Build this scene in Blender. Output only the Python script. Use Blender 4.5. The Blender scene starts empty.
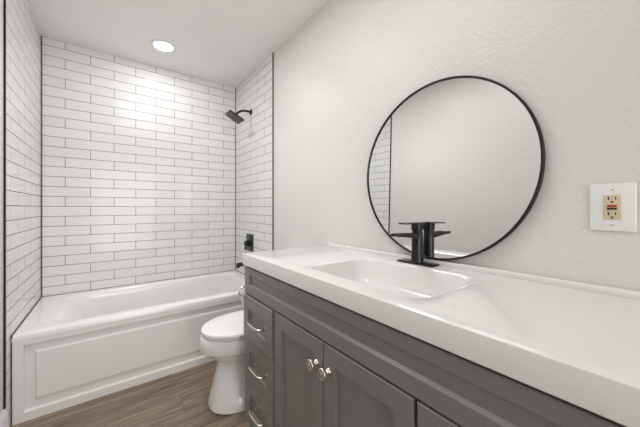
import bpy, bmesh, math, random
from mathutils import Vector, Matrix
PI = math.pi
SC = bpy.context.scene
C = SC.collection

# ------------------------------------------------------------------ camera
CAM_Z = 1.15
cam_d = bpy.data.cameras.new('camera')
cam_d.sensor_width = 36.0
cam_d.lens = 277.0 / 640.0 * 36.0
cam_d.shift_y = -5.5 / 640.0
cam_d.clip_start = 0.02
cam = bpy.data.objects.new('camera', cam_d)
C.objects.link(cam)
cam.location = (0, 0, CAM_Z)
cam.rotation_euler = (PI / 2, 0, math.radians(-37.2))
SC.camera = cam

# ------------------------------------------------------------------ world, exposure, area lights
w = bpy.data.worlds.new('world')
SC.world = w
w.use_nodes = True
w.node_tree.nodes['Background'].inputs[0].default_value = (1.0, 0.97, 0.94, 1)
w.node_tree.nodes['Background'].inputs[1].default_value = 0.6
SC.view_settings.view_transform = 'Standard'
SC.view_settings.look = 'None'
SC.view_settings.gamma = 1.0
SC.view_settings.use_curve_mapping = False
SC.view_settings.exposure = 0.0


def area(name, loc, rot, size, power, col=(1, .97, .93), shape='RECTANGLE', size_y=None):
    l = bpy.data.lights.new(name, 'AREA')
    l.shape = shape
    l.size = size
    if size_y:
        l.size_y = size_y
    l.energy = power
    l.color = col
    o = bpy.data.objects.new(name, l)
    C.objects.link(o)
    o.location = loc
    o.rotation_euler = rot
    return o


# added fill light in the unseen doorway, brightens the room from behind the camera
area('doorway_fill', (0.35, -2.99, 1.10), (PI / 2, 0, 0), 1.38, 42.0, (1, .995, .99), size_y=2.15)
# added fill lights under the ceiling, out of view; no fixtures stand there
area('ceiling_fill_front', (0.30, 0.80, 2.475), (0, 0, 0), 0.50, 5.2, (1, .99, .98), 'RECTANGLE', size_y=.8)
area('ceiling_fill_mid', (0.30, 1.60, 2.475), (0, 0, 0), 0.40, 5.2, (1, .99, .98), 'RECTANGLE', size_y=.5)
narrow_fill = area('ceiling_fill_narrow', (0.30, 1.70, 2.470), (0, 0, 0), 0.40, 4.2, (1, .99, .98), 'RECTANGLE', size_y=.5)  # added fill with a narrowed spread, not a real fitting
narrow_fill.data.spread = math.radians(120)

# ------------------------------------------------------------------ materials
def new_mat(name):
    m = bpy.data.materials.new(name)
    m.use_nodes = True
    nt = m.node_tree
    return m, nt, nt.nodes['Principled BSDF']


def simple(name, col, rough=.5, metal=0.0, noise=0.0, scale=20, spec=.5, bump=0.0, bscale=60, coat=0.0, bdist=.002, rvar=0.0):
    m, nt, b = new_mat(name)
    b.inputs['Base Color'].default_value = (*col, 1)
    b.inputs['Roughness'].default_value = rough
    b.inputs['Metallic'].default_value = metal
    b.inputs['Specular IOR Level'].default_value = spec
    b.inputs['Coat Weight'].default_value = coat
    b.inputs['Coat Roughness'].default_value = .05
    tc = nt.nodes.new('ShaderNodeTexCoord')
    if noise or rvar:
        n = nt.nodes.new('ShaderNodeTexNoise')
        n.inputs['Scale'].default_value = scale
        n.inputs['Detail'].default_value = 4
        nt.links.new(tc.outputs['Object'], n.inputs['Vector'])
        if noise:
            mr = nt.nodes.new('ShaderNodeMix')
            mr.data_type = 'RGBA'
            nt.links.new(n.outputs['Fac'], mr.inputs['Factor'])
            mr.inputs['A'].default_value = (*[c * (1 - noise) for c in col], 1)
            mr.inputs['B'].default_value = (*[min(1, c * (1 + noise)) for c in col], 1)
            nt.links.new(mr.outputs['Result'], b.inputs['Base Color'])
        if rvar:
            r2 = nt.nodes.new('ShaderNodeMapRange')
            r2.inputs['To Min'].default_value = rough - rvar
            r2.inputs['To Max'].default_value = rough + rvar
            nt.links.new(n.outputs['Fac'], r2.inputs['Value'])
            nt.links.new(r2.outputs['Result'], b.inputs['Roughness'])
    if bump:
        n = nt.nodes.new('ShaderNodeTexNoise')
        n.inputs['Scale'].default_value = bscale
        n.inputs['Detail'].default_value = 3
        nt.links.new(tc.outputs['Object'], n.inputs['Vector'])
        bp = nt.nodes.new('ShaderNodeBump')
        bp.inputs['Strength'].default_value = bump
        bp.inputs['Distance'].default_value = bdist
        nt.links.new(n.outputs['Fac'], bp.inputs['Height'])
        nt.links.new(bp.outputs['Normal'], b.inputs['Normal'])
    return m


TILE_W, TILE_H = 0.317, 0.0790
ROW0 = 2.427          # height of the topmost full grout line


def tile_mat(name, axis, shift, flip=False):
    """white subway tile in half bond with grey grout; axis = world axis along the wall"""
    m, nt, b = new_mat(name)
    tc = nt.nodes.new('ShaderNodeTexCoord')
    sp = nt.nodes.new('ShaderNodeSeparateXYZ')
    nt.links.new(tc.outputs['Object'], sp.inputs[0])
    ax = nt.nodes.new('ShaderNodeMath')
    ax.operation = 'ADD'
    ax.inputs[1].default_value = 10 * TILE_W - shift
    nt.links.new(sp.outputs[axis], ax.inputs[0])
    az = nt.nodes.new('ShaderNodeMath')
    az.operation = 'ADD'
    az.inputs[1].default_value = 40 * TILE_H - ROW0 + (TILE_H if flip else 0)
    nt.links.new(sp.outputs['Z'], az.inputs[0])
    cb = nt.nodes.new('ShaderNodeCombineXYZ')
    nt.links.new(ax.outputs[0], cb.inputs['X'])
    nt.links.new(az.outputs[0], cb.inputs['Y'])
    br = nt.nodes.new('ShaderNodeTexBrick')
    br.offset = .5
    br.offset_frequency = 2
    br.squash = 1
    br.squash_frequency = 1
    br.inputs['Scale'].default_value = 1
    br.inputs['Brick Width'].default_value = TILE_W
    br.inputs['Row Height'].default_value = TILE_H
    br.inputs['Mortar Size'].default_value = .0018
    br.inputs['Mortar Smooth'].default_value = .15
    br.inputs['Color1'].default_value = (.80, .795, .787, 1)
    br.inputs['Color2'].default_value = (.83, .825, .817, 1)
    br.inputs['Mortar'].default_value = (.10, .097, .094, 1)
    nt.links.new(cb.outputs[0], br.inputs['Vector'])
    nt.links.new(br.outputs['Color'], b.inputs['Base Color'])
    b.inputs['Specular IOR Level'].default_value = .3
    rr = nt.nodes.new('ShaderNodeMapRange')
    rr.inputs['To Min'].default_value = .085
    rr.inputs['To Max'].default_value = .8
    nt.links.new(br.outputs['Fac'], rr.inputs['Value'])
    nt.links.new(rr.outputs['Result'], b.inputs['Roughness'])
    # hand-made waviness of the glaze and sunken joints
    n = nt.nodes.new('ShaderNodeTexNoise')
    n.inputs['Scale'].default_value = 16
    n.inputs['Detail'].default_value = 2
    nt.links.new(tc.outputs['Object'], n.inputs['Vector'])
    b1 = nt.nodes.new('ShaderNodeBump')
    b1.inputs['Strength'].default_value = .09
    b1.inputs['Distance'].default_value = .006
    nt.links.new(n.outputs['Fac'], b1.inputs['Height'])
    b2 = nt.nodes.new('ShaderNodeBump')
    b2.invert = True
    b2.inputs['Strength'].default_value = .6
    b2.inputs['Distance'].default_value = .0015
    nt.links.new(br.outputs['Fac'], b2.inputs['Height'])
    nt.links.new(b1.outputs['Normal'], b2.inputs['Normal'])
    nt.links.new(b2.outputs['Normal'], b.inputs['Normal'])
    return m


def floor_mat():
    m, nt, b = new_mat('wood_plank_floor')
    tc = nt.nodes.new('ShaderNodeTexCoord')
    br = nt.nodes.new('ShaderNodeTexBrick')
    br.offset = .37
    br.offset_frequency = 2
    br.inputs['Scale'].default_value = 1
    br.inputs['Brick Width'].default_value = 1.22
    br.inputs['Row Height'].default_value = .178
    br.inputs['Mortar Size'].default_value = .0009
    br.inputs['Color1'].default_value = (0, 0, 0, 1)
    br.inputs['Color2'].default_value = (1, 1, 1, 1)
    br.inputs['Mortar'].default_value = (.5, .5, .5, 1)
    mp0 = nt.nodes.new('ShaderNodeMapping')
    mp0.inputs['Location'].default_value = (5.3, 5.02, 0)
    nt.links.new(tc.outputs['Object'], mp0.inputs['Vector'])
    nt.links.new(mp0.outputs['Vector'], br.inputs['Vector'])
    # grain stretched along the planks, shifted per plank
    mp = nt.nodes.new('ShaderNodeMapping')
    mp.inputs['Scale'].default_value = (1.6, 26, 1)
    nt.links.new(tc.outputs['Object'], mp.inputs['Vector'])
    va = nt.nodes.new('ShaderNodeVectorMath')
    va.operation = 'MULTIPLY_ADD'
    va.inputs[1].default_value = (7, 13, 3)
    nt.links.new(br.outputs['Color'], va.inputs[0])
    nt.links.new(mp.outputs['Vector'], va.inputs[2])
    n = nt.nodes.new('ShaderNodeTexNoise')
    n.inputs['Scale'].default_value = 1.5
    n.inputs['Detail'].default_value = 7
    n.inputs['Roughness'].default_value = .62
    n.inputs['Distortion'].default_value = .5
    nt.links.new(va.outputs[0], n.inputs['Vector'])
    cr = nt.nodes.new('ShaderNodeValToRGB')
    e = cr.color_ramp.elements
    e[0].position = .28
    e[0].color = (.085, .062, .047, 1)
    e[1].position = .74
    e[1].color = (.43, .345, .27, 1)
    k = cr.color_ramp.elements.new(.5)
    k.color = (.225, .172, .130, 1)
    nt.links.new(n.outputs['Fac'], cr.inputs['Fac'])
    hs = nt.nodes.new('ShaderNodeHueSaturation')
    mr = nt.nodes.new('ShaderNodeMapRange')
    mr.inputs['To Min'].default_value = .8
    mr.inputs['To Max'].default_value = 1.22
    nt.links.new(br.outputs['Color'], mr.inputs['Value'])
    nt.links.new(mr.outputs['Result'], hs.inputs['Value'])
    nt.links.new(cr.outputs['Color'], hs.inputs['Color'])
    mx = nt.nodes.new('ShaderNodeMix')
    mx.data_type = 'RGBA'
    nt.links.new(br.outputs['Fac'], mx.inputs['Factor'])
    nt.links.new(hs.outputs['Color'], mx.inputs['A'])
    mx.inputs['B'].default_value = (.04, .03, .024, 1)
    nt.links.new(mx.outputs['Result'], b.inputs['Base Color'])
    b.inputs['Roughness'].default_value = .42
    bp = nt.nodes.new('ShaderNodeBump')
    bp.inputs['Strength'].default_value = .15
    bp.inputs['Distance'].default_value = .002
    nt.links.new(n.outputs['Fac'], bp.inputs['Height'])
    nt.links.new(bp.outputs['Normal'], b.inputs['Normal'])
    return m


def emit(name, col, s):
    m, nt, b = new_mat(name)
    b.inputs['Base Color'].default_value = (*col, 1)
    b.inputs['Emission Color'].default_value = (*col, 1)
    b.inputs['Emission Strength'].default_value = s
    return m


M = {}
M['paint'] = simple('wall_paint', (.76, .745, .725), .36, bump=.65, bscale=66, bdist=.004, noise=.012, scale=3)
M['ceiling'] = simple('ceiling_paint', (.92, .915, .90), .7, bump=.12, bscale=50, bdist=.003, noise=.012, scale=2)
M['base'] = simple('baseboard_paint', (.80, .79, .775), .35, noise=.01, scale=8)
M['tile_back'] = tile_mat('tile_back', 'X', -.128)
M['tile_right'] = tile_mat('tile_right', 'Y', 2.303 - .317 * .5)
M['tile_left'] = tile_mat('tile_left', 'Y', 2.50)
M['floor'] = floor_mat()
M['black_metal'] = simple('black_metal', (.014, .014, .015), .34, .4, noise=.1, scale=30)
M['edge_trim'] = simple('black_edge_trim', (.018, .017, .017), .4, .5, noise=.1, scale=30)
M['caulk'] = simple('grey_caulk', (.085, .08, .077), .7, noise=.1, scale=40)
M['acrylic'] = simple('tub_acrylic', (.88, .875, .86), .16, noise=.006, scale=3, coat=.3)
M['apron'] = simple('tub_apron_acrylic', (.86, .85, .835), .22, noise=.006, scale=3, coat=.2)
M['ceramic'] = simple('toilet_ceramic', (.90, .895, .89), .1, noise=.005, scale=3, coat=.5)
M['seat'] = simple('toilet_seat_plastic', (.90, .895, .89), .2, noise=.005, scale=3)
M['marble'] = simple('cultured_marble', (.82, .81, .795), .16, noise=.01, scale=5, coat=.10)
M['cabinet'] = simple('grey_cabinet_paint', (.222, .213, .204), .33, noise=.06, scale=14, bump=.08, bscale=120, bdist=.001)
M['nickel'] = simple('brushed_nickel', (.78, .74, .69), .22, 1.0, rvar=.05, scale=60)
M['chrome'] = simple('chrome', (.85, .85, .86), .08, 1.0, rvar=.02, scale=40)
M['faucet'] = simple('matte_black_faucet', (.026, .025, .026), .22, .55, rvar=.06, scale=30)
M['gunmetal'] = simple('dark_gunmetal', (.05, .05, .052), .32, .7, rvar=.05, scale=40)
M['face'] = simple('grey_spray_face', (.07, .07, .072), .4, noise=.1, scale=40)
M['rubber'] = simple('grey_nozzle_rubber', (.24, .24, .245), .5, noise=.1, scale=80)
M['mirror'] = simple('mirror_glass', (.86, .865, .86), .012, 1.0, rvar=.002, scale=3)
M['plate'] = simple('outlet_plate_plastic', (.86, .855, .845), .3, noise=.005, scale=10)
M['ivory'] = simple('ivory_plastic', (.66, .56, .40), .35, noise=.02, scale=30)
M['slot'] = simple('dark_slot', (.02, .018, .016), .6, noise=.1, scale=30)
M['red'] = simple('red_button', (.55, .03, .02), .4, noise=.05, scale=30)
M['black_button'] = simple('black_button', (.02, .02, .02), .4, noise=.05, scale=30)
M['paper'] = simple('tissue_paper', (.86, .85, .84), .9, noise=.02, scale=60, bump=.2, bscale=120)
M['door'] = simple('door_paint', (.80, .79, .77), .4, noise=.01, scale=6)
M['lens'] = emit('lamp_lens', (1, .99, .975), 92.0)


# ------------------------------------------------------------------ mesh helpers
def link(name, bm, mat, parent=None, sharp=38, loc=None):
    me = bpy.data.meshes.new(name)
    bmesh.ops.recalc_face_normals(bm, faces=bm.faces[:])
    bm.to_mesh(me)
    bm.free()
    for p in me.polygons:
        p.use_smooth = True
    me.set_sharp_from_angle(angle=math.radians(sharp))
    if mat:
        me.materials.append(mat)
    o = bpy.data.objects.new(name, me)
    C.objects.link(o)
    if parent is not None:
        o.parent = parent
        o.matrix_parent_inverse = Matrix.Translation(parent_world(parent)).inverted()
    return o


def parent_world(p):
    v = Vector((0, 0, 0))
    # roots hold a plain translation, parts sit at the world origin of their own mesh
    while p is not None:
        if p.type == 'EMPTY':
            v = v + Vector(p.location)
        p = p.parent
    return v if v.length else Vector((0, 0, 0))


def part(name, bm, mat, parent, sharp=38):
    """a part: its mesh is written in world coordinates, parented to a thing's empty or to a part"""
    me_o = link(name, bm, mat, None, sharp)
    me_o.parent = parent
    root = parent
    if parent.type == 'EMPTY':
        me_o.matrix_parent_inverse = Matrix.Translation(parent.location).inverted()
    return me_o


def thing(name, label, cat, loc, group=None):
    o = bpy.data.objects.new(name, None)
    C.objects.link(o)
    o.empty_display_size = .05
    o.location = loc
    o['label'] = label
    o['category'] = cat
    if group:
        o['group'] = group
    return o


def struct(name, bm, mat, sharp=38):
    o = link(name, bm, mat, None, sharp)
    o['kind'] = 'structure'
    return o


def box(bm, x0, x1, y0, y1, z0, z1, bev=0.0, seg=2):
    vs = [bm.verts.new((x, y, z)) for x in (x0, x1) for y in (y0, y1) for z in (z0, z1)]
    f = [(0, 1, 3, 2), (4, 6, 7, 5), (0, 4, 5, 1), (2, 3, 7, 6), (0, 2, 6, 4), (1, 5, 7, 3)]
    fs = [bm.faces.new([vs[i] for i in q]) for q in f]
    if bev:
        es = list({e for fc in fs for e in fc.edges})
        bmesh.ops.bevel(bm, geom=es, offset=bev, segments=seg, profile=.5, affect='EDGES')
    return bm


def B(*a, **k):
    return box(bmesh.new(), *a, **k)


def loft(bm, loops, cap0=True, cap1=True, closed=True):
    rows = [[bm.verts.new(p) for p in lp] for lp in loops]
    n = len(rows[0])
    for a, b in zip(rows, rows[1:]):
        for i in range(n if closed else n - 1):
            j = (i + 1) % n
            bm.faces.new((a[i], a[j], b[j], b[i]))
    if cap0:
        bm.faces.new(list(reversed(rows[0])))
    if cap1:
        bm.faces.new(rows[-1])
    return bm


def rrect(x0, x1, y0, y1, r, z, n=8):
    """rounded rectangle in a horizontal plane"""
    pts = []
    for cx, cy, a0 in ((x1 - r, y1 - r, 0), (x0 + r, y1 - r, PI / 2), (x0 + r, y0 + r, PI), (x1 - r, y0 + r, 1.5 * PI)):
        for i in range(n + 1):
            a = a0 + PI / 2 * i / n
            pts.append((cx + r * math.cos(a), cy + r * math.sin(a), z))
    return pts


def frame_of(d):
    d = Vector(d).normalized()
    up = Vector((0, 0, 1)) if abs(d.z) < .95 else Vector((1, 0, 0))
    u = d.cross(up).normalized()
    v = u.cross(d).normalized()
    return u, v


def tube(bm, pts, r, n=12, rs=None, flat=1.0):
    """round tube along a path with a fixed side vector; flat squeezes the section"""
    pts = [Vector(p) for p in pts]
    loops = []
    for i, p in enumerate(pts):
        d = (pts[min(i + 1, len(pts) - 1)] - pts[max(i - 1, 0)]).normalized()
        u, v = frame_of(d)
        rr = rs[i] if rs else r
        loops.append([p + u * (rr * math.cos(2 * PI * k / n)) + v * (rr * flat * math.sin(2 * PI * k / n)) for k in range(n)])
    return loft(bm, loops)


def lathe(bm, prof, origin, axis, n=32):
    """profile = (radius, distance along the axis) list"""
    o = Vector(origin)
    ax = Vector(axis).normalized()
    u, v = frame_of(ax)
    loops = []
    for r, t in prof:
        r = max(r, 1e-4)
        loops.append([o + ax * t + u * (r * math.cos(2 * PI * k / n)) + v * (r * math.sin(2 * PI * k / n)) for k in range(n)])
    return loft(bm, loops)


def arc(c, r, a0, a1, n, plane='xz', fixed=0.0):
    out = []
    for i in range(n + 1):
        a = a0 + (a1 - a0) * i / n
        p, q = c[0] + r * math.cos(a), c[1] + r * math.sin(a)
        out.append((p, fixed, q) if plane == 'xz' else (p, q, fixed) if plane == 'xy' else (fixed, p, q))
    return out


# ------------------------------------------------------------------ the room
XL, XR = -.424, 1.116          # finished faces of the tiled side walls
YB = 3.023                     # tiled back wall
YE = 2.143                     # where the tile ends on the right wall
YEL = 2.112                    # and on the left wall
YF = -3.00                     # wall behind the photographer
H = 2.485
FZ = -.023                      # floor level (heights are measured from a datum just above it)
T = .008                       # tile thickness
XLW, XRW = XL - .008, XR + .004

struct('floor', B(XLW - .12, XRW + .12, YF - .12, YB + .12, FZ - .06, FZ), M['floor'])
struct('ceiling', B(XLW - .12, XRW + .12, YF - .12, YB + .12, H, H + .06), M['ceiling'])
wb = struct('wall_back', B(XLW - .12, XRW + .12, YB + T, YB + .12, FZ, H), M['paint'])
part('tile_surround', B(XL - .005, XR + .003, YB, YB + T, .3, H - .0005), M['tile_back'], wb)
wr = struct('wall_right', B(XRW, XRW + .12, YF, YB + T, FZ, H), M['paint'])
part('tile_surround', B(XR, XRW, YE, YB, FZ, H - .0005), M['tile_right'], wr)
wl = struct('wall_left', B(XLW - .12, XLW, YF, YB + T, FZ, H), M['paint'])
part('tile_surround', B(XLW, XL, YEL, YB, FZ, H - .0005), M['tile_left'], wl)
# wall behind the photographer with its doorway
bm = bmesh.new()
box(bm, XLW, -.35, YF - .12, YF, FZ, H)
box(bm, 1.05, XRW, YF - .12, YF, FZ, H)
box(bm, -.35, 1.05, YF - .12, YF, 2.20, H)
struct('wall_front', bm, M['paint'])

struct('trim_1', B(XL - .0075, XL - .0005, YEL - .012, YEL + .001, .125, H - .001), M['edge_trim'])
struct('trim_2', B(XR - .003, XR + .004, YE - .009, YE, FZ + .1, H - .001), M['edge_trim'])
struct('trim_3', B(XL, XL + .006, YB - .006, YB, .462, H - .001), M['caulk'])
struct('trim_4', B(XR - .005, XR, YB - .005, YB, .462, H - .001), M['caulk'])

bm = bmesh.new()
prof = [(0, FZ), (.014, FZ), (.014, .095), (.011, .106), (.006, .112), (.005, .122), (0, .122)]
loft(bm, [[(XLW + p, y, q) for p, q in prof] for y in (YF, YEL - .002)])
struct('baseboard_left', bm, M['base'])
bm = bmesh.new()
loft(bm, [[(XRW - p, y, q) for p, q in prof] for y in (1.412, YE - .010)])
loft(bm, [[(XRW - p, y, q) for p, q in prof] for y in (YF, -.004)])
struct('baseboard_right', bm, M['base'])

# ------------------------------------------------------------------ bathtub
t = thing('bathtub', 'white alcove bathtub with a panelled front in the tiled corner', 'bathtub', (.348, 2.6, FZ))
RIM = .458
tx0, tx1, ty0, ty1 = XL + .003, XR - .002, 2.188, YB - .002
bm = bmesh.new()
loops = [rrect(tx0, tx1, ty0, ty1, .004, .425),
         rrect(tx0, tx1, ty0, ty1, .004, RIM - .014),
         rrect(tx0 + .001, tx1 - .001, ty0 + .003, ty1 - .001, .006, RIM - .005),
         rrect(tx0 + .003, tx1 - .003, ty0 + .011, ty1 - .003, .010, RIM),
         rrect(-.285, 1.044, ty0 + .088, 2.959, .10, RIM),
         rrect(-.270, 1.038, ty0 + .094, 2.954, .10, RIM - .0022),
         rrect(-.255, 1.033, ty0 + .101, 2.948, .10, RIM - .0075),
         rrect(-.240, 1.030, ty0 + .108, 2.944, .10, RIM - .016),
         rrect(-.205, 1.024, ty0 + .118, 2.939, .10, RIM - .06),
         rrect(-.10, 1.005, ty0 + .134, 2.928, .11, .22),
         rrect(-.05, .985, ty0 + .150, 2.913, .12, .14),
         rrect(.0, .955, ty0 + .180, 2.885, .12, .115)]
loft(bm, loops, cap0=False)
tb = part('tub_shell', bm, M['acrylic'], t)


def nested(bm, rects, mk):
    """nested rectangles ((a0,a1,b0,b1), depth) lofted into a panelled face; mk turns (a,b,depth) into a point"""
    lp = [[mk(a0, b0, d), mk(a1, b0, d), mk(a1, b1, d), mk(a0, b1, d)] for (a0, a1, b0, b1), d in rects]
    return loft(bm, lp)


bm = bmesh.new()
ya = ty0 + .001
R1 = (-.377, 1.073, .027, .398)
P1 = (-.335, 1.031, .080, .354)


def ins(r, k):
    return (r[0] + k, r[1] - k, r[2] + k, r[3] - k)


nested(bm, [((tx0 + .002, tx1 - .001, FZ, .4255), ya + .05), ((tx0 + .002, tx1 - .001, FZ, .4255), ya + .002), ((tx0 + .004, tx1 - .003, FZ + .002, .4255), ya),
            (R1, ya), (ins(R1, .0012), ya + .002), (ins(R1, .004), ya + .017), (ins(R1, .007), ya + .019),
            (P1, ya + .019), (ins(P1, .002), ya + .017), (ins(P1, .007), ya + .006), (ins(P1, .011), ya + .004)],
       lambda a, b, d: (a, d, b))
part('front_panel', bm, M['apron'], t, 22)
bm = bmesh.new()
lathe(bm, [(.036, 0), (.036, .004), (.030, .008), (.012, .010), (.0, .010)], (1.0215, 2.61, .335), (-1, 0, 0))
part('overflow_plate', bm, M['chrome'], t)
bm = bmesh.new()
lathe(bm, [(.033, 0), (.033, .003), (.026, .005), (.022, .002), (.0, .002)], (.87, 2.61, .1155), (0, 0, 1))
part('drain', bm, M['gunmetal'], t)
struct('trim_5', B(XL + .006, XR - .005, YB - .005, YB, RIM - .012, RIM + .003), M['caulk'])
struct('trim_6', B(XL, XL + .006, ty0 + .002, YB, RIM - .012, RIM + .003), M['caulk'])
struct('trim_7', B(XR - .005, XR, ty0 + .002, YB - .005, RIM - .012, RIM + .003), M['caulk'])
struct('trim_8', B(XL, XL + .004, ty0 + .004, ty0 + .02, FZ, RIM - .013), M['caulk'])

# ------------------------------------------------------------------ shower fittings
SY = 2.60
t = thing('overhead_shower', 'black square rain shower head on a curved arm high on the tiled wall', 'shower head', (XR, SY, 2.10))
bm = bmesh.new()
lathe(bm, [(.030, 0), (.030, .004), (.024, .008), (.013, .011), (.012, .016)], (XR, SY, 2.10), (-1, 0, 0))
part('flange', bm, M['black_metal'], t)
hc = Vector((.948, SY, 2.016))
th = math.radians(27)
ux = Vector((math.cos(th), 0, -math.sin(th)))          # along the plate, wall end lower
un = Vector((math.sin(th), 0, math.cos(th)))           # plate's back
top = hc + un * .035
pts = [(XR - .010, SY, 2.10), (XR - .04, SY, 2.102), (XR - .075, SY, 2.098), (XR - .105, SY, 2.088), (XR - .130, SY, 2.072)]
pts.append(tuple(top))
bm = bmesh.new()
tube(bm, pts, .0105, 14)
part('shower_arm', bm, M['black_metal'], t)
bm = bmesh.new()
lathe(bm, [(.014, .040), (.017, .034), (.017, .018), (.024, .010), (.026, .003)], hc, un)
part('swivel_joint', bm, M['black_metal'], t)
bm = bmesh.new()
hw = .077
box(bm, -hw, hw, -hw, hw, -.005, .006, .003)
mt = Matrix((( ux.x, 0, un.x, hc.x), (0, 1, 0, hc.y), (ux.z, 0, un.z, hc.z), (0, 0, 0, 1)))
bm.transform(mt)
hp = part('spray_plate', bm, M['black_metal'], t)
bm = bmesh.new()
box(bm, -hw + .006, hw - .006, -hw + .006, hw - .006, -.0065, -.004, .001)
bm.transform(mt)
part('spray_face', bm, M['face'], hp)['label'] = 'dark grey spray face'
bm = bmesh.new()
for i in range(9):
    for j in range(9):
        x, y = (i - 4) * .0155, (j - 4) * .0155
        lathe(bm, [(.0042, -.006), (.0042, -.0080), (.0026, -.0100)], (x, y, 0), (0, 0, 1), 8)
bm.transform(mt)
part('nozzles', bm, M['rubber'], hp)

t = thing('shower_valve', 'dark square shower valve plate with a knob on the tiled wall', 'shower valve', (XR, 2.625, .806))
bm = bmesh.new()
box(bm, XR - .008, XR, 2.625 - .083, 2.625 + .083, .806 - .085, .806 + .085, .003)
part('escutcheon', bm, M['gunmetal'], t)
bm = bmesh.new()
lathe(bm, [(.034, .007), (.034, .016), (.028, .020), (.026, .052), (.022, .056), (0, .056)], (XR, 2.625, .800), (-1, 0, 0))
kn = part('knob', bm, M['black_metal'], t)
bm = bmesh.new()
box(bm, XR - .056, XR - .044, 2.616, 2.634, .735, .800, .003)
part('lever', bm, M['black_metal'], kn)

t = thing('tub_spout', 'black tub spout on the tiled wall just above the tub rim', 'spout', (XR, 2.625, .60))
bm = bmesh.new()
lathe(bm, [(.033, 0), (.033, .006), (.022, .012)], (XR, 2.625, .60), (-1, 0, 0))
part('flange', bm, M['black_metal'], t)
bm = bmesh.new()
lp = []
for x, zc, hy, hz in ((XR - .006, .60, .020, .018), (XR - .05, .601, .021, .018), (XR - .10, .598, .022, .020), (XR - .122, .590, .022, .027), (XR - .135, .588, .019, .024)):
    lp.append([(x, 2.625 + hy * math.cos(2 * PI * k / 20), zc + hz * math.sin(2 * PI * k / 20)) for k in range(20)])
loft(bm, lp)
part('spout_body', bm, M['black_metal'], t)

# ------------------------------------------------------------------ toilet
TY = 1.687


def egg(tip, back, hw_, z, n=56, split=.56, fb=2.05):
    """egg-shaped outline: rounded tip towards -x, fuller back"""
    xm = tip + (back - tip) * split
    out = []
    for k in range(n):
        a = 2 * PI * k / n
        c, s = math.cos(a), math.sin(a)
        if c < 0:
            x = xm - (xm - tip) * abs(c) ** (2 / fb)
            y = hw_ * math.copysign(abs(s) ** (2 / fb), s)
        else:
            x = xm + (back - xm) * abs(c) ** (2 / 3.2)
            y = hw_ * math.copysign(abs(s) ** (2 / 2.4), s)
        out.append((x, TY + y, z))
    return out


t = thing('toilet', 'white toilet with closed lid between the tub and the grey vanity', 'toilet', (.78, TY, FZ))
bm = bmesh.new()
loft(bm, [egg(.470, 1.02, .160, FZ, fb=2.6), egg(.464, 1.02, .164, FZ + .006, fb=2.6), egg(.464, 1.02, .164, FZ + .016, fb=2.6), egg(.474, 1.02, .151, .03, fb=2.6),
          egg(.490, 1.02, .128, .11, fb=2.4), egg(.504, 1.02, .117, .17, fb=2.3), egg(.513, 1.02, .112, .208, fb=2.2), egg(.512, 1.02, .116, .228, fb=2.1),
          egg(.500, 1.02, .128, .246), egg(.474, 1.03, .146, .272), egg(.450, 1.04, .161, .298), egg(.436, 1.04, .171, .313),
          egg(.421, 1.05, .180, .316), egg(.417, 1.05, .182, .322), egg(.417, 1.05, .182, .388), egg(.421, 1.05, .180, .396), egg(.432, 1.04, .172, .400),
          egg(.48, 1.0, .13, .400)])
part('bowl', bm, M['ceramic'], t)
bm = bmesh.new()
loft(bm, [egg(.440, .86, .170, .401), egg(.437, .862, .172, .404), egg(.437, .862, .172, .414), egg(.440, .86, .170, .417)])
part('seat', bm, M['seat'], t)
bm = bmesh.new()
loft(bm, [egg(.430, .868, .180, .4185), egg(.424, .872, .185, .4225), egg(.423, .872, .186, .430), egg(.427, .87, .183, .4365),
          egg(.440, .86, .172, .4405), egg(.50, .82, .125, .4435), egg(.58, .74, .06, .445)])
part('lid', bm, M['seat'], t)
bm = bmesh.new()
box(bm, .845, .885, TY - .105, TY - .055, .402, .438, .006)
part('hinge', bm, M['seat'], t)
bm = bmesh.new()
box(bm, .845, .885, TY + .055, TY + .105, .402, .438, .006)
part('hinge', bm, M['seat'], t)
bm = bmesh.new()
loft(bm, [rrect(.93, 1.095, TY - .19, TY + .19, .03, .395), rrect(.915, 1.10, TY - .205, TY + .205, .03, .45), rrect(.905, 1.104, TY - .215, TY + .215, .03, .735)])
part('tank', bm, M['ceramic'], t)
bm = bmesh.new()
loft(bm, [rrect(.900, 1.106, TY - .218, TY + .218, .03, .735), rrect(.893, 1.108, TY - .225, TY + .225, .03, .740),
          rrect(.893, 1.108, TY - .225, TY + .225, .03, .762), rrect(.900, 1.104, TY - .218, TY + .218, .03, .770)])
part('tank_lid', bm, M['ceramic'], t)
bm = bmesh.new()
lathe(bm, [(.014, 0), (.014, .010), (.009, .014)], (.9085, TY + .165, .685), (-1, 0, 0), 16)
tube(bm, [(.890, TY + .165, .685), (.886, TY + .13, .682), (.888, TY + .09, .676)], .006, 10)
part('flush_lever', bm, M['chrome'], t)

# ------------------------------------------------------------------ vanity cabinet
VF = .565            # front faces of doors and drawers
VB = .597            # face of the carcass
VY0, VY1 = .010, 1.400
ZT = .853            # underside of the countertop
t = thing('vanity_cabinet', 'dark grey bathroom vanity with shaker doors and drawers under the white countertop', 'vanity', (.85, .705, FZ))
bm = bmesh.new()
def crect(i, z):
    return [(VB + i, VY0 + i, z), (XRW - .001 - i, VY0 + i, z), (XRW - .001 - i, VY1 - i, z), (VB + i, VY1 - i, z)]
loft(bm, [crect(0, FZ), crect(0, ZT - .0005), crect(.019, ZT - .0005), crect(.019, .06)])
part('carcass', bm, M['cabinet'], t)


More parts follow.
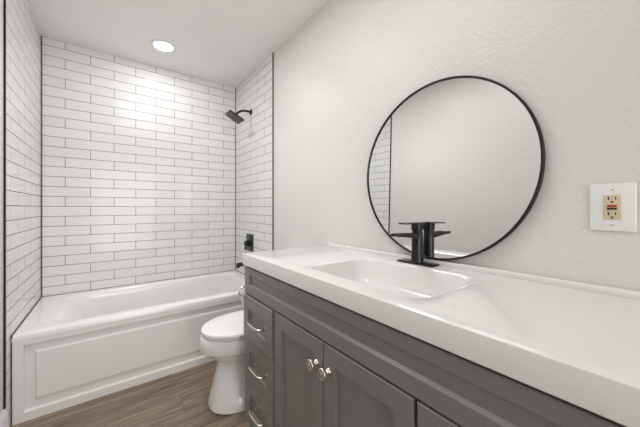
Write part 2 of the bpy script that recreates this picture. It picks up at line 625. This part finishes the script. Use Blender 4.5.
def shaker(y0, y1, z0, z1, ry0, ry1, rz0, rz1, dx=0.0, dep=.011):
    bm = bmesh.new()
    o = (y0, y1, z0, z1)
    r = (ry0, ry1, rz0, rz1)
    f = VF + dx
    nested(bm, [(o, VB + (dx if dx > 0 else 0) - .0005), (o, f + .003), (ins(o, .003), f), (ins(r, -.0008), f), (r, f + .0008), ((r[0] + .0012, r[1] - .0012, r[2] + .0055, r[3] - .0012), f + dep - .001), ((r[0] + .0020, r[1] - .0020, r[2] + .0065, r[3] - .0020), f + dep)],
           lambda a, b, d: (d, a, b))
    return bm


def pull(y, z, dx, parent):
    """arched bar pull with two posts"""
    f = VF + dx + .009
    hl = .056
    bm = bmesh.new()
    p = VF + dx - .030
    pts = [(f, y - hl, z), (f - .02, y - hl, z), (p + .009, y - hl, z), (p + .003, y - hl + .003, z), (p, y - hl + .010, z)]
    pts += [(p - .001, y - hl * .5, z), (p - .0015, y, z), (p - .001, y + hl * .5, z)]
    pts += [(p, y + hl - .010, z), (p + .003, y + hl - .003, z), (p + .009, y + hl, z), (f - .02, y + hl, z), (f, y + hl, z)]
    tube(bm, pts, .0048, 12, flat=1.0)
    for s in (-1, 1):
        lathe(bm, [(.0085, 0), (.0085, .003), (.005, .005)], (f - .0002, y + s * hl, z), (-1, 0, 0), 16)
    part('handle', bm, M['nickel'], parent, 50)


def knob(y, z, parent):
    bm = bmesh.new()
    lathe(bm, [(.0115, 0), (.0115, .003), (.0085, .006), (.0055, .010), (.0055, .016), (.0100, .020), (.0170, .0235), (.0188, .0265),
               (.0185, .0295), (.0160, .0312), (.0140, .0306), (.0070, .0322), (0, .0328)], (VF, y, z), (-1, 0, 0), 32)
    part('knob', bm, M['nickel'], parent, 50)


part('false_drawer_front', shaker(VY0, VY1, .708, ZT - .009, .068, 1.343, .757, .807), M['cabinet'], t, 22)
DZ = [(.488, .703), (.272, .484), (.056, .268)]
for bank, (a, b) in enumerate(((1.0815, 1.398), (.012, .375))):
    for k, (z0, z1) in enumerate(DZ):
        dx = -.007 if (bank == 0 and k == 0) else 0.0
        d = part('drawer', shaker(a, b, z0, z1, a + .058, b - .055, z0 + .060, z1 - .064, dx), M['cabinet'], t, 22)
        pull((a + b) / 2 - .022, (z0 + z1) / 2 + .002, dx, d)
for a, b, ky in ((.7305, 1.0715, .763), (.3835, .7270, .698)):
    d = part('door', shaker(a, b, .056, .703, a + .060, b - .060, .116, .643), M['cabinet'], t, 22)
    knob(ky, .621, d)

# ------------------------------------------------------------------ countertop with the moulded basin
ZC = .912
t = thing('vanity_countertop', 'glossy white countertop with a moulded rectangular sink on the grey vanity', 'countertop', (.84, .705, ZT))
bm = bmesh.new()
cx0, cx1, cy0, cy1 = .557, XRW - .001, .0, 1.408
bx0, bx1, by0, by1 = .650, 1.000, .415, .978
r = .004
loops = [rrect(cx0 + .02, cx1, cy0, cy1 - .01, r, ZT), rrect(cx0 + .002, cx1, cy0, cy1, r, ZT), rrect(cx0, cx1, cy0, cy1, r, ZT + .002), rrect(cx0, cx1, cy0, cy1, r, ZC - .004),
         rrect(cx0 + .0012, cx1, cy0, cy1 - .0012, r, ZC - .0012), rrect(cx0 + .004, cx1, cy0, cy1 - .004, r, ZC)]
for i, e, dz in ((-.030, -.045, 0), (-.020, -.028, -.0006), (-.010, -.012, -.0024), (.000, .004, -.0066), (.008, .016, -.014),
                 (.022, .045, -.060), (.035, .075, -.092), (.050, .10, -.108), (.08, .14, -.117)):
    loops.append(rrect(bx0 + i, bx1 - i, by0 + e, by1 - i, max(.07 - i * .5, .03), ZC + dz))
loft(bm, loops, cap0=False)
part('counter_slab', bm, M['marble'], t, 30)
bm = bmesh.new()
box(bm, 1.090, XRW - .001, cy0, 1.352, ZC - .004, ZC + .019, .006, 3)
part('back_lip', bm, M['marble'], t)
bm = bmesh.new()
lathe(bm, [(.024, -.002), (.024, .003), (.018, .005), (.016, .003), (0, .006)], ((bx0 + bx1) / 2, .72, ZC - .117), (0, 0, 1), 24)
part('sink_drain', bm, M['gunmetal'], t)

# ------------------------------------------------------------------ faucet
FX, FY = 1.052, .695
t = thing('faucet', 'black single lever waterfall faucet on the countertop in front of the round mirror', 'faucet', (FX, FY, ZC))
bm = bmesh.new()
box(bm, FX - .029, FX + .029, FY - .084, FY + .084, ZC, ZC + .0075, .0015)
part('deck_plate', bm, M['faucet'], t)
bm = bmesh.new()
loft(bm, [rrect(FX - .027, FX + .027, FY - .026, FY + .026, .024, ZC + .0075), rrect(FX - .0255, FX + .0255, FY - .0245, FY + .0245, .022, ZC + .012),
          rrect(FX - .0235, FX + .0235, FY - .022, FY + .022, .020, ZC + .060), rrect(FX - .0225, FX + .0225, FY - .021, FY + .021, .019, ZC + .134), rrect(FX - .021, FX + .021, FY - .0195, FY + .0195, .018, ZC + .137)])
part('body', bm, M['faucet'], t)
bm = bmesh.new()
lp = []
for x, zt_, zb in ((FX - .015, ZC + .131, ZC + .108), (FX - .06, ZC + .133, ZC + .114), (FX - .10, ZC + .134, ZC + .120), (FX - .135, ZC + .135, ZC + .123), (FX - .156, ZC + .134, ZC + .125)):
    hw_ = .0195
    lp.append([(x, FY - hw_, zb), (x, FY + hw_, zb), (x, FY + hw_, zt_), (x, FY + hw_ - .005, zt_), (x, FY + hw_ - .005, zt_ - .004),
               (x, FY - hw_ + .005, zt_ - .004), (x, FY - hw_ + .005, zt_), (x, FY - hw_, zt_)])
loft(bm, lp)
part('spout', bm, M['faucet'], t)
bm = bmesh.new()
loft(bm, [rrect(FX - .018, FX + .018, FY - .018, FY + .018, .009, ZC + .137), rrect(FX - .018, FX + .018, FY - .018, FY + .018, .009, ZC + .142),
          rrect(FX - .021, FX + .021, FY - .020, FY + .020, .009, ZC + .144), rrect(FX - .021, FX + .021, FY - .020, FY + .020, .009, ZC + .171)])
cp = part('lever_base', bm, M['faucet'], t)
bm = bmesh.new()
box(bm, FX - .102, FX + .024, FY - .0215, FY + .0215, ZC + .171, ZC + .177, .002)
part('lever', bm, M['faucet'], t)

# ------------------------------------------------------------------ round mirror leaning on the counter lip
MR = .3795
tilt = math.radians(.95)
mz0 = ZC + .019
t = thing('round_mirror', 'large round wall mirror with thin black frame above the faucet', 'mirror', (1.092, .650, mz0))
# local frame: s = along +y, q = up the mirror, n = out of the mirror (towards -x)
q = Vector((math.sin(tilt), 0, math.cos(tilt)))
nn = Vector((-math.cos(tilt), 0, math.sin(tilt)))
mc = Vector((1.0985, .650, mz0 + .0004)) + q * MR
loopsf = []
NM = 128
for k in range(NM):
    a = 2 * PI * k / NM
    d = Vector((0, math.cos(a), 0)) + q * math.sin(a)
    sec = [(MR, -.010), (MR, .008), (MR - .0015, .010), (MR - .0065, .010), (MR - .008, .008), (MR - .008, -.010)]
    loopsf.append([mc + d * rr + nn * nnn for rr, nnn in sec])
bm = bmesh.new()
rows = [[bm.verts.new(p) for p in lp] for lp in loopsf]
for i in range(NM):
    a, b = rows[i], rows[(i + 1) % NM]
    for j in range(6):
        k = (j + 1) % 6
        bm.faces.new((a[j], a[k], b[k], b[j]))
part('frame', bm, M['black_metal'], t)
bm = bmesh.new()
lathe(bm, [(MR - .0078, -.008), (MR - .0078, .004)], mc, nn, NM)
part('mirror_glass', bm, M['mirror'], t, 30)

# ------------------------------------------------------------------ electrical outlet
OY, OZ = .1225, 1.152
t = thing('electrical_outlet', 'ivory outlet with red and black buttons in a white wall plate', 'outlet', (XRW, OY, OZ))
bm = bmesh.new()
box(bm, XRW - .007, XRW, OY - .0455, OY + .0455, OZ - .067, OZ + .067, .004, 3)
part('wall_plate', bm, M['plate'], t)
bm = bmesh.new()
box(bm, XRW - .0095, XRW - .004, OY - .0172, OY + .0172, OZ - .0345, OZ + .0345, .0015)
rc = part('receptacle', bm, M['ivory'], t)
xf = XRW - .0095
for s in (-1, 1):
    bm = bmesh.new()
    zc = OZ + s * .0215
    box(bm, xf - .0004, xf + .003, OY + .0055, OY + .0080, zc - .001, zc + .0085)
    box(bm, xf - .0004, xf + .003, OY - .0080, OY - .0058, zc - .000, zc + .0075)
    lathe(bm, [(.0026, -.003), (.0026, .0004)], (xf, OY, zc - .0065), (-1, 0, 0), 12)
    part('socket_slots', bm, M['slot'], rc)
bm = bmesh.new()
box(bm, xf - .0018, xf + .003, OY - .0095, OY + .0095, OZ + .0010, OZ + .0066, .0008)
part('red_button', bm, M['red'], rc)['label'] = 'red reset button'
bm = bmesh.new()
box(bm, xf - .0018, xf + .003, OY - .0095, OY + .0095, OZ - .0066, OZ - .0010, .0008)
part('black_button', bm, M['black_button'], rc)['label'] = 'black test button'
for s in (-1, 1):
    bm = bmesh.new()
    lathe(bm, [(.0035, -.002), (.0035, .0006), (.0025, .0012), (0, .0012)], (XRW - .007, OY, OZ + s * .0495), (-1, 0, 0), 14)
    part('screw', bm, M['nickel'], t)

# ------------------------------------------------------------------ toilet paper on the far side of the vanity
HX, HZ, HY = .581, .716, VY1 + .066
AZ = .668
t = thing('toilet_paper_holder', 'small chrome toilet paper holder behind the vanity\'s far corner', 'toilet paper holder', (HX + .09, VY1, HZ))
bm = bmesh.new()
lathe(bm, [(.020, 0), (.020, .005), (.012, .009)], (HX + .09, VY1, HZ), (0, 1, 0), 20)
part('mount', bm, M['chrome'], t)
bm = bmesh.new()
pts = [(HX + .09, VY1 + .006, HZ), (HX + .09, HY - .014, HZ), (HX + .086, HY - .003, HZ), (HX + .076, HY, HZ), (HX + .02, HY, HZ)]
zm, rr_ = (HZ + AZ) / 2, (HZ - AZ) / 2
pts += [(HX + .004 - rr_ * math.sin(a), HY, zm + rr_ * math.cos(a)) for a in [PI * k / 10 for k in range(11)]]
pts += [(HX + .05, HY, AZ), (HX + .112, HY, AZ)]
tube(bm, pts, .0055, 12)
part('arm', bm, M['chrome'], t)
bm = bmesh.new()
ry, rz = HY, AZ - .0140
sec = [(.0195, 0), (.047, 0), (.048, .001), (.048, .094), (.047, .095), (.0195, .095)]
rows = []
for k in range(40):
    a = 2 * PI * k / 40
    rows.append([bm.verts.new((HX + .008 + x, ry + rr * math.cos(a), rz + rr * math.sin(a))) for rr, x in sec])
for i in range(40):
    a, b = rows[i], rows[(i + 1) % 40]
    for j in range(6):
        k = (j + 1) % 6
        bm.faces.new((a[j], a[k], b[k], b[j]))
o = link('toilet_paper_roll', bm, M['paper'])
o['label'] = 'white toilet paper roll peeking out behind the vanity\'s far corner'
o['category'] = 'toilet paper'

# ------------------------------------------------------------------ lamps
def ring(bm, cx, cy, z, prof, n=48):
    rows = [[bm.verts.new((cx + r * math.cos(2 * PI * k / n), cy + r * math.sin(2 * PI * k / n), z + dz)) for r, dz in prof] for k in range(n)]
    m = len(prof)
    for i in range(n):
        a, b = rows[i], rows[(i + 1) % n]
        for j in range(m):
            k = (j + 1) % m
            bm.faces.new((a[j], a[k], b[k], b[j]))


t = thing('ceiling_downlight', 'round recessed white ceiling light glowing above the bathtub', 'ceiling light', (.352, 2.60, H))
bm = bmesh.new()
ring(bm, .352, 2.60, H, [(.068, 0), (.088, 0), (.088, -.003), (.084, -.005), (.070, -.005), (.068, -.003)])
part('trim_ring', bm, M['base'], t)
bm = bmesh.new()
lathe(bm, [(.0685, 0), (.0685, .003)], (.352, 2.60, H - .0035), (0, 0, 1), 48)
part('lens', bm, M['lens'], t)
